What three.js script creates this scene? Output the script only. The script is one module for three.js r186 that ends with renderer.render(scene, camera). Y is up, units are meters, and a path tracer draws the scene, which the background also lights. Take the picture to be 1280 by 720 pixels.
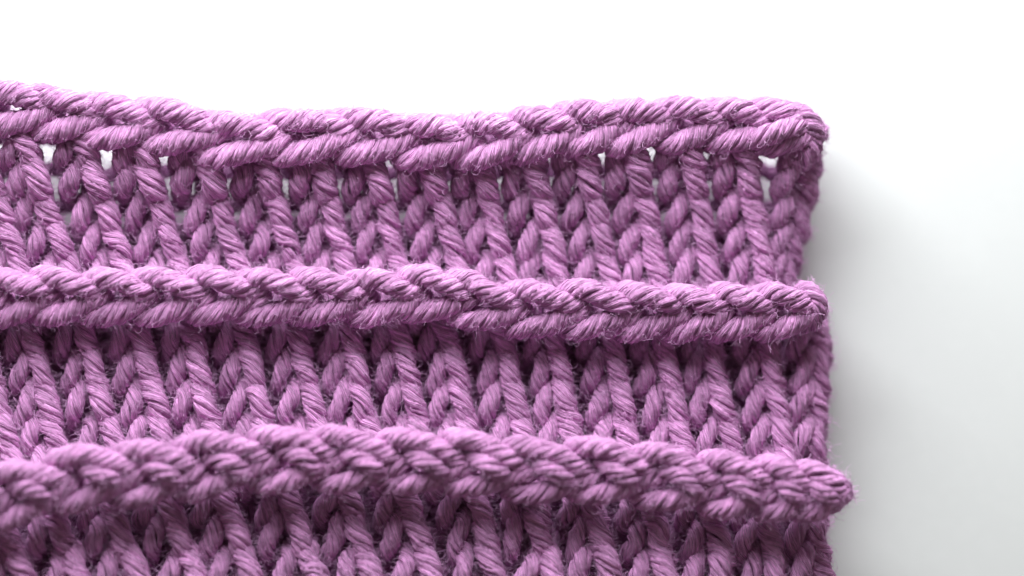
import * as THREE from 'three';
import { RectAreaLightUniformsLib } from 'three/addons/lights/RectAreaLightUniformsLib.js';
import { RoundedBoxGeometry } from 'three/addons/geometries/RoundedBoxGeometry.js';

// ---------------------------------------------------------------- camera, light, exposure
const MM = 0.001;
const scene = new THREE.Scene();
const D = 0.26, YAW = 0.03, PITCH = 0.1;             // the lens looks down on the cloth, a little from its front
const camera = new THREE.PerspectiveCamera(2 * Math.atan(0.0288 / D) * 180 / Math.PI, 16 / 9, 0.02, 5);
camera.position.set(-D * Math.sin(YAW), D * Math.cos(YAW) * Math.cos(PITCH), D * Math.sin(PITCH));
camera.up.set(0, 0, -1);
camera.lookAt(0, 0, 0);
camera.updateMatrixWorld(true);
camera.updateProjectionMatrix();
scene.add(camera);

scene.background = new THREE.Color(0.135, 0.115, 0.1);  // pale room round the table
RectAreaLightUniformsLib.init();
const windowLight = new THREE.RectAreaLight(new THREE.Color(0.96, 1.0, 1.005), 12.9, 0.26, 0.165);
windowLight.name = 'window_light';
windowLight.position.set(-0.038, 0.1, -0.182);
windowLight.lookAt(0.0, 0, 0);
scene.add(windowLight);

const renderer = new THREE.WebGLRenderer({ antialias: true });
renderer.setSize(1024, 576);
renderer.toneMapping = THREE.LinearToneMapping;
renderer.toneMappingExposure = 1;
renderer.shadowMap.enabled = true;

// ---------------------------------------------------------------- helpers
let seed = 20;
const rnd = () => { seed = (seed + 0x6D2B79F5) | 0; let t = Math.imul(seed ^ (seed >>> 15), 1 | seed); t = (t + Math.imul(t ^ (t >>> 7), 61 | t)) ^ t; return ((t ^ (t >>> 14)) >>> 0) / 4294967296; };
const sym = (a) => (rnd() * 2 - 1) * a;
const V = (x, y, z) => new THREE.Vector3(x, y, z);
const lerp = (a, b, t) => a + (b - a) * t;
const clamp01 = (t) => Math.min(1, Math.max(0, t));
const smooth = (a, b, t) => { const k = clamp01((t - a) / (b - a)); return k * k * (3 - 2 * k); };
function interp(table, x) {                             // piecewise-linear [[x, y], ...]
  if (x <= table[0][0]) return table[0][1];
  for (let i = 1; i < table.length; i++) if (x <= table[i][0]) return lerp(table[i - 1][1], table[i][1], (x - table[i - 1][0]) / (table[i][0] - table[i - 1][0]));
  return table[table.length - 1][1];
}
// where the sight line through a spot of the 1280 x 720 photograph meets the level h (millimetres above the table); result in millimetres
const eyeMM = camera.position.clone().divideScalar(MM);
const ray = V(0, 0, 0);
function at(px, py, h) {
  ray.set(px / 640 - 1, 1 - py / 360, 0.5).unproject(camera).divideScalar(MM).sub(eyeMM);
  const k = (h - eyeMM.y) / ray.y;
  return V(eyeMM.x + ray.x * k, h, eyeMM.z + ray.z * k);
}

// ---------------------------------------------------------------- materials
function fibreTexture(W, H, base, depth, s) {
  const keep = seed; seed = s;
  const row = [], data = new Uint8Array(W * H * 4);
  const layers = [[64, 10, .45], [128, 22, .35], [24, 5, .3]].map(([v, u, a]) => ({ v, u, a, g: Float32Array.from({ length: v * u }, () => rnd()) }));
  for (let y = 0; y < H; y++) for (let x = 0; x < W; x++) {
    let n = 0, t = 0;
    for (const L of layers) {
      const fv = y / H * L.v, v0 = Math.floor(fv), kv = fv - v0, off = x / W * L.u, u0 = Math.floor(off), ku = off - u0;
      const q = (a, b) => L.g[((b + L.v) % L.v) * L.u + ((a + L.u) % L.u)];
      const sk = ku * ku * (3 - 2 * ku);
      n += L.a * lerp(lerp(q(u0, v0), q(u0 + 1, v0), sk), lerp(q(u0, v0 + 1), q(u0 + 1, v0 + 1), sk), kv); t += L.a;
    }
    const g = clamp01((n / t - 0.5) * 1.9 + 0.5), i = (y * W + x) * 4;
    for (let c = 0; c < 3; c++) data[i + c] = Math.round(255 * clamp01(base[c] + (g - 0.5) * depth));
    data[i + 3] = 255;
  }
  seed = keep;
  const tex = new THREE.DataTexture(data, W, H, THREE.RGBAFormat);
  tex.wrapS = tex.wrapT = THREE.RepeatWrapping; tex.magFilter = THREE.LinearFilter; tex.minFilter = THREE.LinearMipmapLinearFilter; tex.generateMipmaps = true;
  tex.needsUpdate = true;
  return tex;
}
const fibreBump = fibreTexture(512, 256, [.5, .5, .5], 1, 5);
const fibreTint = fibreTexture(512, 256, [.92, .92, .92], .4, 5); fibreTint.colorSpace = THREE.SRGBColorSpace;
const yarnMaterial = new THREE.MeshPhysicalMaterial({ color: new THREE.Color(1.0, 0.465, 0.91), map: fibreTint, bumpMap: fibreBump, bumpScale: 0.0002, roughness: 0.8, vertexColors: true, sheen: 0.45, sheenRoughness: 0.5, sheenColor: new THREE.Color(0.85, 0.6, 0.9), specularIntensity: 0.3 });
yarnMaterial.name = 'lilac_wool';
const fuzzMaterial = new THREE.MeshStandardMaterial({ color: new THREE.Color(0.8, 0.46, 0.76), roughness: 0.6 });
fuzzMaterial.name = 'loose_fibre';
const haloMaterial = new THREE.MeshStandardMaterial({ color: new THREE.Color(0.86, 0.5, 0.84), roughness: 0.6 });
haloMaterial.name = 'pale_loose_fibre';

// ---------------------------------------------------------------- the table
function paperTexture() {
  const N = 512, data = new Uint8Array(N * N * 4), g = [8, 32, 128].map((k) => ({ k, v: Float32Array.from({ length: k * k }, () => rnd()) }));
  for (let y = 0; y < N; y++) for (let x = 0; x < N; x++) {
    let n = 0;
    for (const { k, v } of g) {
      const fx = x / N * k, fy = y / N * k, x0 = fx | 0, y0 = fy | 0, q = (a, b) => v[(b % k) * k + a % k];
      n += lerp(lerp(q(x0, y0), q(x0 + 1, y0), fx - x0), lerp(q(x0, y0 + 1), q(x0 + 1, y0 + 1), fx - x0), fy - y0) / 3;
    }
    const c = Math.round(246 + (n - .5) * 4), i = (y * N + x) * 4;
    data[i] = data[i + 1] = data[i + 2] = c; data[i + 3] = 255;
  }
  const t = new THREE.DataTexture(data, N, N, THREE.RGBAFormat); t.wrapS = t.wrapT = THREE.RepeatWrapping; t.magFilter = THREE.LinearFilter; t.colorSpace = THREE.SRGBColorSpace; t.needsUpdate = true; t.repeat.set(9, 9);
  return t;
}
const tableTop = new THREE.Mesh(new RoundedBoxGeometry(0.9, 0.02, 0.9, 3, 0.004), new THREE.MeshStandardMaterial({ color: new THREE.Color(0.735, 0.745, 0.748), map: paperTexture(), roughness: 0.75 }));
tableTop.name = 'tabletop';
tableTop.position.y = -0.01;
tableTop.userData = { kind: 'structure', label: 'plain matt white tabletop under the knitted cloth', category: 'tabletop' };
scene.add(tableTop);

// ---------------------------------------------------------------- yarn
const PLIES = 7, SIDES = 8;
const surface = [];                                      // places on the yarn where loose fibres grow
function yarn(points, { R = 1.12, twist = -1.25, radius = () => 1, step = 0.37, fuzz = 1 } = {}) {
  const curve = new THREE.CatmullRomCurve3(points, false, 'centripetal');
  const L = curve.getLength(), n = Math.max(10, Math.round(L / step));
  const P = curve.getSpacedPoints(n), T = [];
  for (let i = 0; i <= n; i++) T.push(P[Math.min(n, i + 1)].clone().sub(P[Math.max(0, i - 1)]).normalize());
  let N = Math.abs(T[0].y) < 0.9 ? V(0, 1, 0) : V(1, 0, 0);
  N.addScaledVector(T[0], -N.dot(T[0])).normalize();
  const frames = [];
  for (let i = 0; i <= n; i++) { N = N.clone().addScaledVector(T[i], -N.dot(T[i])).normalize(); frames.push([N, V(0, 0, 0).crossVectors(T[i], N)]); }
  const pos = [], nor = [], uv = [], col = [], idx = [];
  const phase = rnd() * 6.283, ply = PLIES, pale = 1 + sym(.06), tw = twist * (1 + sym(.12));
  const wander = Array.from({ length: ply }, () => [rnd() * 6.283, rnd() * 6.283, .7 + rnd() * .6, 1 + sym(.13), 1 + sym(.07)]);
  for (let j = 0; j < ply; j++) {
    const C = [], W = [];
    for (let i = 0; i <= n; i++) {
      const s = i / n * L, r = R * radius(i / n), w = wander[j];
      const a = phase + j * 2 * Math.PI / ply + tw * s + .24 * Math.sin(s * w[2] * 1.3 + w[0]);
      const out = frames[i][0].clone().multiplyScalar(Math.cos(a)).addScaledVector(frames[i][1], Math.sin(a));
      const rc = r * .68 * w[4] * (1 + .07 * Math.sin(s * w[2] * 2.3 + w[1]));
      C.push(P[i].clone().addScaledVector(out, rc)); W.push([out, r * .335 * w[3] * (1 + .09 * Math.sin(s * 2.1 * w[2] + w[1] * 2))]);
    }
    const first = pos.length / 3, tone = pale * (1 + sym(.08)), w0 = rnd() * 6, u0 = rnd() * 8, v0 = rnd();
    for (let i = 0; i <= n; i++) {
      const t = C[Math.min(n, i + 1)].clone().sub(C[Math.max(0, i - 1)]).normalize();
      const e = W[i][0].clone().addScaledVector(t, -W[i][0].dot(t)).normalize(), b = V(0, 0, 0).crossVectors(t, e);
      const cap = i === 0 || i === n ? .25 : 1, r = W[i][1] * cap * (1 + sym(.05));
      for (let k = 0; k <= SIDES; k++) {
        const q = k / SIDES * 2 * Math.PI, lobe = (k === SIDES ? 0 : k) / SIDES * 6.283 * 3 - i * .5 + w0, f = 1 + .09 * Math.sin(lobe), c = Math.cos(q) * f, s = Math.sin(q) * f;
        pos.push((C[i].x + e.x * c * r + b.x * s * r * 1.12) * MM, (C[i].y + e.y * c * r + b.y * s * r * 1.12) * MM, (C[i].z + e.z * c * r + b.z * s * r * 1.12) * MM);
        nor.push((e.x * c + b.x * s) / f, (e.y * c + b.y * s) / f, (e.z * c + b.z * s) / f);
        uv.push(u0 + i / n * L / 7, v0 + k / SIDES);
        const fleck = tone * (1 + .07 * Math.sin(i * .35 + w0 * 3) + sym(.03)); col.push(fleck, fleck, fleck);
        if (fuzz && k < SIDES && c > .1 && e.y * c + b.y * s > -.55 && C[i].y > 2 && rnd() < .55 * fuzz)
          surface.push([C[i].x + e.x * c * r, C[i].y + e.y * c * r, C[i].z + e.z * c * r, t.x, t.y, t.z, e.x * c + b.x * s, e.y * c + b.y * s, e.z * c + b.z * s]);
      }
    }
    const m = SIDES + 1;
    for (let i = 0; i < n; i++) for (let k = 0; k < SIDES; k++) {
      const a = first + i * m + k, b = a + 1, c = a + m, d = c + 1;
      idx.push(a, b, c, b, d, c);
    }
  }
  const g = new THREE.BufferGeometry();
  g.setAttribute('position', new THREE.Float32BufferAttribute(pos, 3));
  g.setAttribute('normal', new THREE.Float32BufferAttribute(nor, 3));
  g.setAttribute('uv', new THREE.Float32BufferAttribute(uv, 2));
  g.setAttribute('color', new THREE.Float32BufferAttribute(col, 3));
  g.setIndex(idx);
  return g;
}
const counters = {};
const numbered = (name) => { const k = counters[name] = (counters[name] ?? -1) + 1; return k ? name + '_' + String(k).padStart(3, '0') : name; };
function piece(name, geometry, parent) {
  const m = new THREE.Mesh(geometry, yarnMaterial); m.name = numbered(name); m.castShadow = m.receiveShadow = true; parent.add(m); return m;
}

// ---------------------------------------------------------------- the knitted cloth
const swatch = new THREE.Group();
swatch.name = 'knitted_swatch';
swatch.userData = { label: 'lilac wool knitted swatch with three raised chain-stitch ridges on the white tabletop', category: 'knitted swatch' };
scene.add(swatch);
const part = (name) => { const g = new THREE.Group(); g.name = numbered(name); swatch.add(g); return g; };

// one stitch of a knit panel: two slanting legs on the face, joined behind at the head; all in photograph pixels and millimetres of height
function stitch(parent, rx, lx, y, c, h, { R = 1.1, tilt = .2, drop = 0, last = false } = {}) {
  const k = c / 41, loose = y > 610 ? 1.8 : 1, wx = sym(2.6 * loose), j = () => wx + sym(2.1 * loose), jh = () => sym(.2);
  const p = (dx, dy, dh, left) => at((left ? lx : rx) + dx + (left ? tilt * .75 : tilt) * dy * .5 + j(), y + dy * k + j(), h + dh + jh() - (left ? 0 : drop));
  const pts = [
    p(-25, -42, -3.0, 1), p(10, -39, -2.8, 1), p(12, -27, -1.3, 1), p(7, -11, .1, 1), p(-1, 7, .45, 1), p(-6, 21, -.15, 1), p(-6, 32, -1.8, 1), p(2, 40, -2.9, 1),
    p(-6, 41, -2.9, 0), p(3, 36, -1.7, 0), p(4, 24, .25, 0), p(2, 8, .85, 0), p(-2, -10, .75, 0), p(-4, -25, -.2, 0), p(-3, -37, -2.3, 0), last ? p(-8, -40, -3.4, 0) : p(23, -42, -3.0, 0),
  ];
  const swell = (t) => .74 + .19 * smooth(.1, .25, t) * (1 - smooth(.34, .46, t)) + .34 * smooth(.52, .62, t) * (1 - smooth(.82, .94, t));
  return piece('knit_stitch', yarn(pts, { R, radius: swell }), parent);
}
const rise = (y) => interp([[330, 0], [560, .5], [720, 2.4], [800, 3]], y);     // the cloth stands off the table towards the front
function panel(name, ropes, rows, tiltAt, H, edge, backs) {
  const g = part(name);
  for (const y of backs) {                               // the bumps of the wrong side, seen only through the gaps
    const pts = [], end = ropes[ropes.length - 1] - 6, n = Math.round((end - ropes[0]) / 33);
    for (let i = 0; i <= n; i++) pts.push(at(lerp(ropes[0] - 30, end, i / n), y + (i % 2 ? 11 : -11) + sym(3), H(y) + rise(y) - 2.9 + (i % 2 ? .5 : -.4)));
    piece('purl_row', yarn(pts, { R: 1.12, step: .8, fuzz: 0 }), g);
  }
  rows.forEach(([y, c, R, spread], i) => {
    ropes.forEach((x0, k) => {
      const last = k === ropes.length - 1, tilt = last ? edge : tiltAt(x0), mid = (rows[0][0] + rows[rows.length - 1][0]) / 2;
      if (last && i === rows.length - 1) return;
      const gap = (k ? x0 - ropes[k - 1] : ropes[1] - ropes[0]);
      const x = x0 + tilt * (y - mid), lx = x0 - gap * (last ? .42 : .455) + tilt * .75 * (y - mid);
      stitch(g, x, lx, y, c, H(y) + .6 + rise(y), { R: (R ?? 1.1) * (1 + sym(.06)), tilt, drop: last ? 1.6 : 0, last });
    });
  });
  return g;
}
const far = (list, step, n) => { const a = [...list]; for (let i = 0; i < n; i++) a.unshift(a[0] - step); return a; };
panel('knit_panel', far([8, 67, 137, 208, 283, 353, 419, 486, 558, 618, 684, 749, 811, 878, 946, 992], 66, 1),
  [[184, 33, 1.1], [214, 42, 1.1], [257, 42, .97], [299, 41, .93], [339, 41, .95], [376, 40, .95]], (x) => lerp(.36, .17, clamp01(x / 950)), (y) => interp([[150, 7.6], [215, 6.2], [260, 5.1], [345, 4.8], [390, 4.8]], y), -.2, [292, 322, 362]);
panel('knit_panel', far([-2, 58, 128, 195, 259, 323, 390, 454, 518, 577, 645, 708, 778, 843, 903, 971, 1019], 64, 1),
  [[418, 42, .95], [460, 43, .95], [503, 43, .97], [546, 43, .97], [588, 42, 1.0]], (x) => lerp(.26, .17, clamp01(x / 950)), (y) => interp([[400, 4.4], [460, 4.5], [560, 4.7], [600, 4.9]], y), -.06, [396, 424, 448, 472, 496, 520, 544, 568, 592]);
panel('knit_panel', far([20, 90, 160, 232, 304, 384, 454, 531, 613, 684, 757, 827, 898, 965, 1024], 71, 1),
  [[628, 42, 1.0], [670, 43, 1.0], [713, 43, 1.02], [757, 43, 1.04]], (x) => lerp(.42, .2, clamp01(x / 950)), (y) => interp([[600, 4.7], [660, 4.7], [760, 4.7]], y), .1, [612, 640, 664, 688, 712, 736]);

// one link of a chain ridge: two legs that part to the left and meet on the right, closed underneath
function link(parent, x, y, p, up, low, h, { R = 1.2, slope = 0, lowDrop = .9, knob = false, hump = 1, lean = 1 } = {}) {
  const wy = sym(2), j = () => sym(1.8), q = (u, v, dh) => at(x + u * p + j(), y + v + wy + slope * u * p + j(), h + dh + sym(.12));
  const pts = [
    q(.74, 0, -2.3), q(.6, -up * .1, -.6), q(.35, -up * .45, .25), q(.04, -up * .92, .6), q(-.28, -up * (1 + .24 * hump), .55), q(-.56, -up * (.95 + .22 * hump), -.1), q(-.7, -up * .9, -1.5), q(-.62, -up * .3, -2.5),
    q(-.6, low * .4, -2.7), q(-.7, low, -1.6 - lowDrop), q(-.62, low * (1 + .26 * lean), -.4 - lowDrop), q(-.36, low * (1 + .26 * lean), .3 - lowDrop), q(0, low * (1 - .06 * lean), .6 - lowDrop), q(.36, low * (1 - .5 * lean), .4 - lowDrop), q(.62, low * (1 - .84 * lean), -.5), q(.76, 2, -2.3),
  ];
  const swell = (t) => .84 + .24 * (smooth(.03, .14, t) * (1 - smooth(.36, .46, t)) + smooth(.56, .66, t) * (1 - smooth(.88, .98, t)));
  const m = piece('chain_link', yarn(pts, { R, radius: swell }), parent);
  if (knob) piece('chain_loop', yarn([q(-.3, -up * .6, -1.6), q(-.18, -up * .34, .2), q(.02, -up * .06, .95), q(.2, low * .34, .5), q(.3, low * .6, -1.2)], { R: R * .95 }), parent);
  return m;
}
const edgeY = [[-80, 120], [0, 132], [87, 142], [150, 152], [229, 160], [300, 172], [396, 169], [474, 167], [544, 173], [618, 171], [684, 164], [743, 159], [801, 156], [866, 153], [960, 158], [1010, 164]];
const ridgeY = [[-80, 372], [0, 371], [300, 367], [420, 372], [550, 368], [640, 385], [700, 384], [820, 389], [930, 387], [1010, 386]];
const thickY = [[-80, 640], [0, 622], [60, 608], [128, 594], [202, 590], [290, 578], [378, 572], [451, 575], [534, 577], [607, 580], [693, 590], [772, 591], [850, 597], [930, 608], [1010, 614]];
const slopeOf = (t, x) => (interp(t, x + 30) - interp(t, x - 30)) / 60;
const taper = (x) => lerp(1, .85, smooth(1000, 1045, x));
const row = (name, xs, table, up, low, h, opt) => {
  const g = part(name);
  xs.forEach((x, i) => {
    const p = ((xs[i + 1] ?? x + (x - xs[i - 1])) - (xs[i - 1] ?? x - (xs[i + 1] - x))) / 2;
    link(g, x, interp(table, x), p, up * taper(x), low * taper(x), h(x) + rise(interp(table, x)), { slope: slopeOf(table, x), ...opt });
  });
  return g;
};
const topEdge = row('chain_ridge', [-50, 21, 87, 152, 229, 305, 396, 474, 546, 618, 684, 745, 803, 866, 925, 983], edgeY, 17.5, 19, (x) => 9.2, { R: 1.12, lowDrop: .5, hump: .4, lean: 1.15 });
const midRidge = row('chain_ridge', [-40, 27, 88, 152, 216, 284, 348, 415, 484, 549, 610, 684, 752, 817, 872, 930, 985], ridgeY, 17, 20, (x) => 9.0, { R: 1.04, lowDrop: .9, hump: 1.3 });
const lowRidge = row('chain_ridge', [-40, 36, 124, 200, 284, 374, 451, 532, 610, 690, 770, 850, 925, 985, 1026], thickY, 24, 23, (x) => 10.6, { R: 1.0, lowDrop: .9, knob: true });

piece('edge_knot', yarn([at(962, 146, 8.6), at(985, 139, 9.7), at(1006, 147, 9.8), at(1016, 168, 9.2), at(1013, 190, 8.4), at(996, 205, 7.2), at(978, 204, 5.6)], { R: 1.15 }), topEdge);
piece('edge_knot', yarn([at(930, 176, 8.4), at(952, 172, 10.0), at(976, 163, 10.3), at(996, 158, 9.9), at(1010, 166, 8.6)], { R: 1.1 }), topEdge);
piece('edge_knot', yarn([at(1000, 364, 7.4), at(1014, 367, 9.2), at(1022, 380, 9.4), at(1019, 396, 8.8), at(1006, 405, 7.8), at(992, 404, 6.2)], { R: 1.0 }), midRidge);
piece('edge_knot', yarn([at(1030, 592, 9), at(1046, 600, 11.0), at(1056, 611, 11.2), at(1051, 624, 10.6), at(1036, 634, 9.6), at(1022, 630, 8)], { R: .8 }), lowRidge);
// ---------------------------------------------------------------- loose fibres standing off the yarn
const fuzz = part('wool_fuzz');
fuzz.userData.kind = 'stuff';
function hair(length, bend, w) {                         // a thin bent fibre along +x
  const pts = [], n = 7; let a = 0, b = 0, p = V(0, 0, 0);
  const ca = sym(bend), cb = sym(bend) + bend * .35;
  for (let i = 0; i <= n; i++) { pts.push(p.clone()); a += ca / n * (1 + sym(.6)); b += cb / n * (1 + sym(.6)); p = p.clone().add(V(Math.cos(a) * Math.cos(b), Math.sin(b), Math.sin(a) * Math.cos(b)).multiplyScalar(length / n)); }
  return new THREE.TubeGeometry(new THREE.CatmullRomCurve3(pts), 9, w, 3, false);
}
const M = new THREE.Matrix4(), X = V(), Y = V(), Z = V();
function scatter(count, lengths, bend, w, lift, fibre) {
  const kinds = Array.from({ length: 6 }, () => hair(1, bend, w / lengths[1]));
  const sets = kinds.map((g) => { const m = new THREE.InstancedMesh(g, fibre, Math.floor(count / 6)); m.name = numbered('loose_fibre'); m.userData.kind = 'stuff'; fuzz.add(m); return m; });
  for (const m of sets) for (let i = 0; i < m.count; i++) {
    const s = surface[Math.floor(rnd() * surface.length)], dir = rnd() < .5 ? 1 : -1;
    const up = lift * (.25 + rnd());
    X.set(s[3] * dir + s[6] * up + sym(.35), s[4] * dir + s[7] * up + sym(.35), s[5] * dir + s[8] * up + sym(.35)).normalize();
    Y.set(s[6] + sym(.3), s[7] + sym(.3), s[8] + sym(.3)); Y.addScaledVector(X, -Y.dot(X)).normalize(); Z.crossVectors(X, Y);
    const k = lerp(lengths[0], lengths[1], rnd() ** 2) * MM;
    M.makeBasis(X, Y, Z).scale(V(k, k, k)).setPosition((s[0]) * MM, s[1] * MM, s[2] * MM);
    m.setMatrixAt(i, M);
  }
}
scatter(240000, [.3, 1.0], 2.4, .016, 1.1, fuzzMaterial);
scatter(150000, [.5, 1.9], 3.6, .0135, 1.3, haloMaterial);

camera.focus = 0.2507;
camera.userData.fStop = 5.4;
renderer.render(scene, camera);
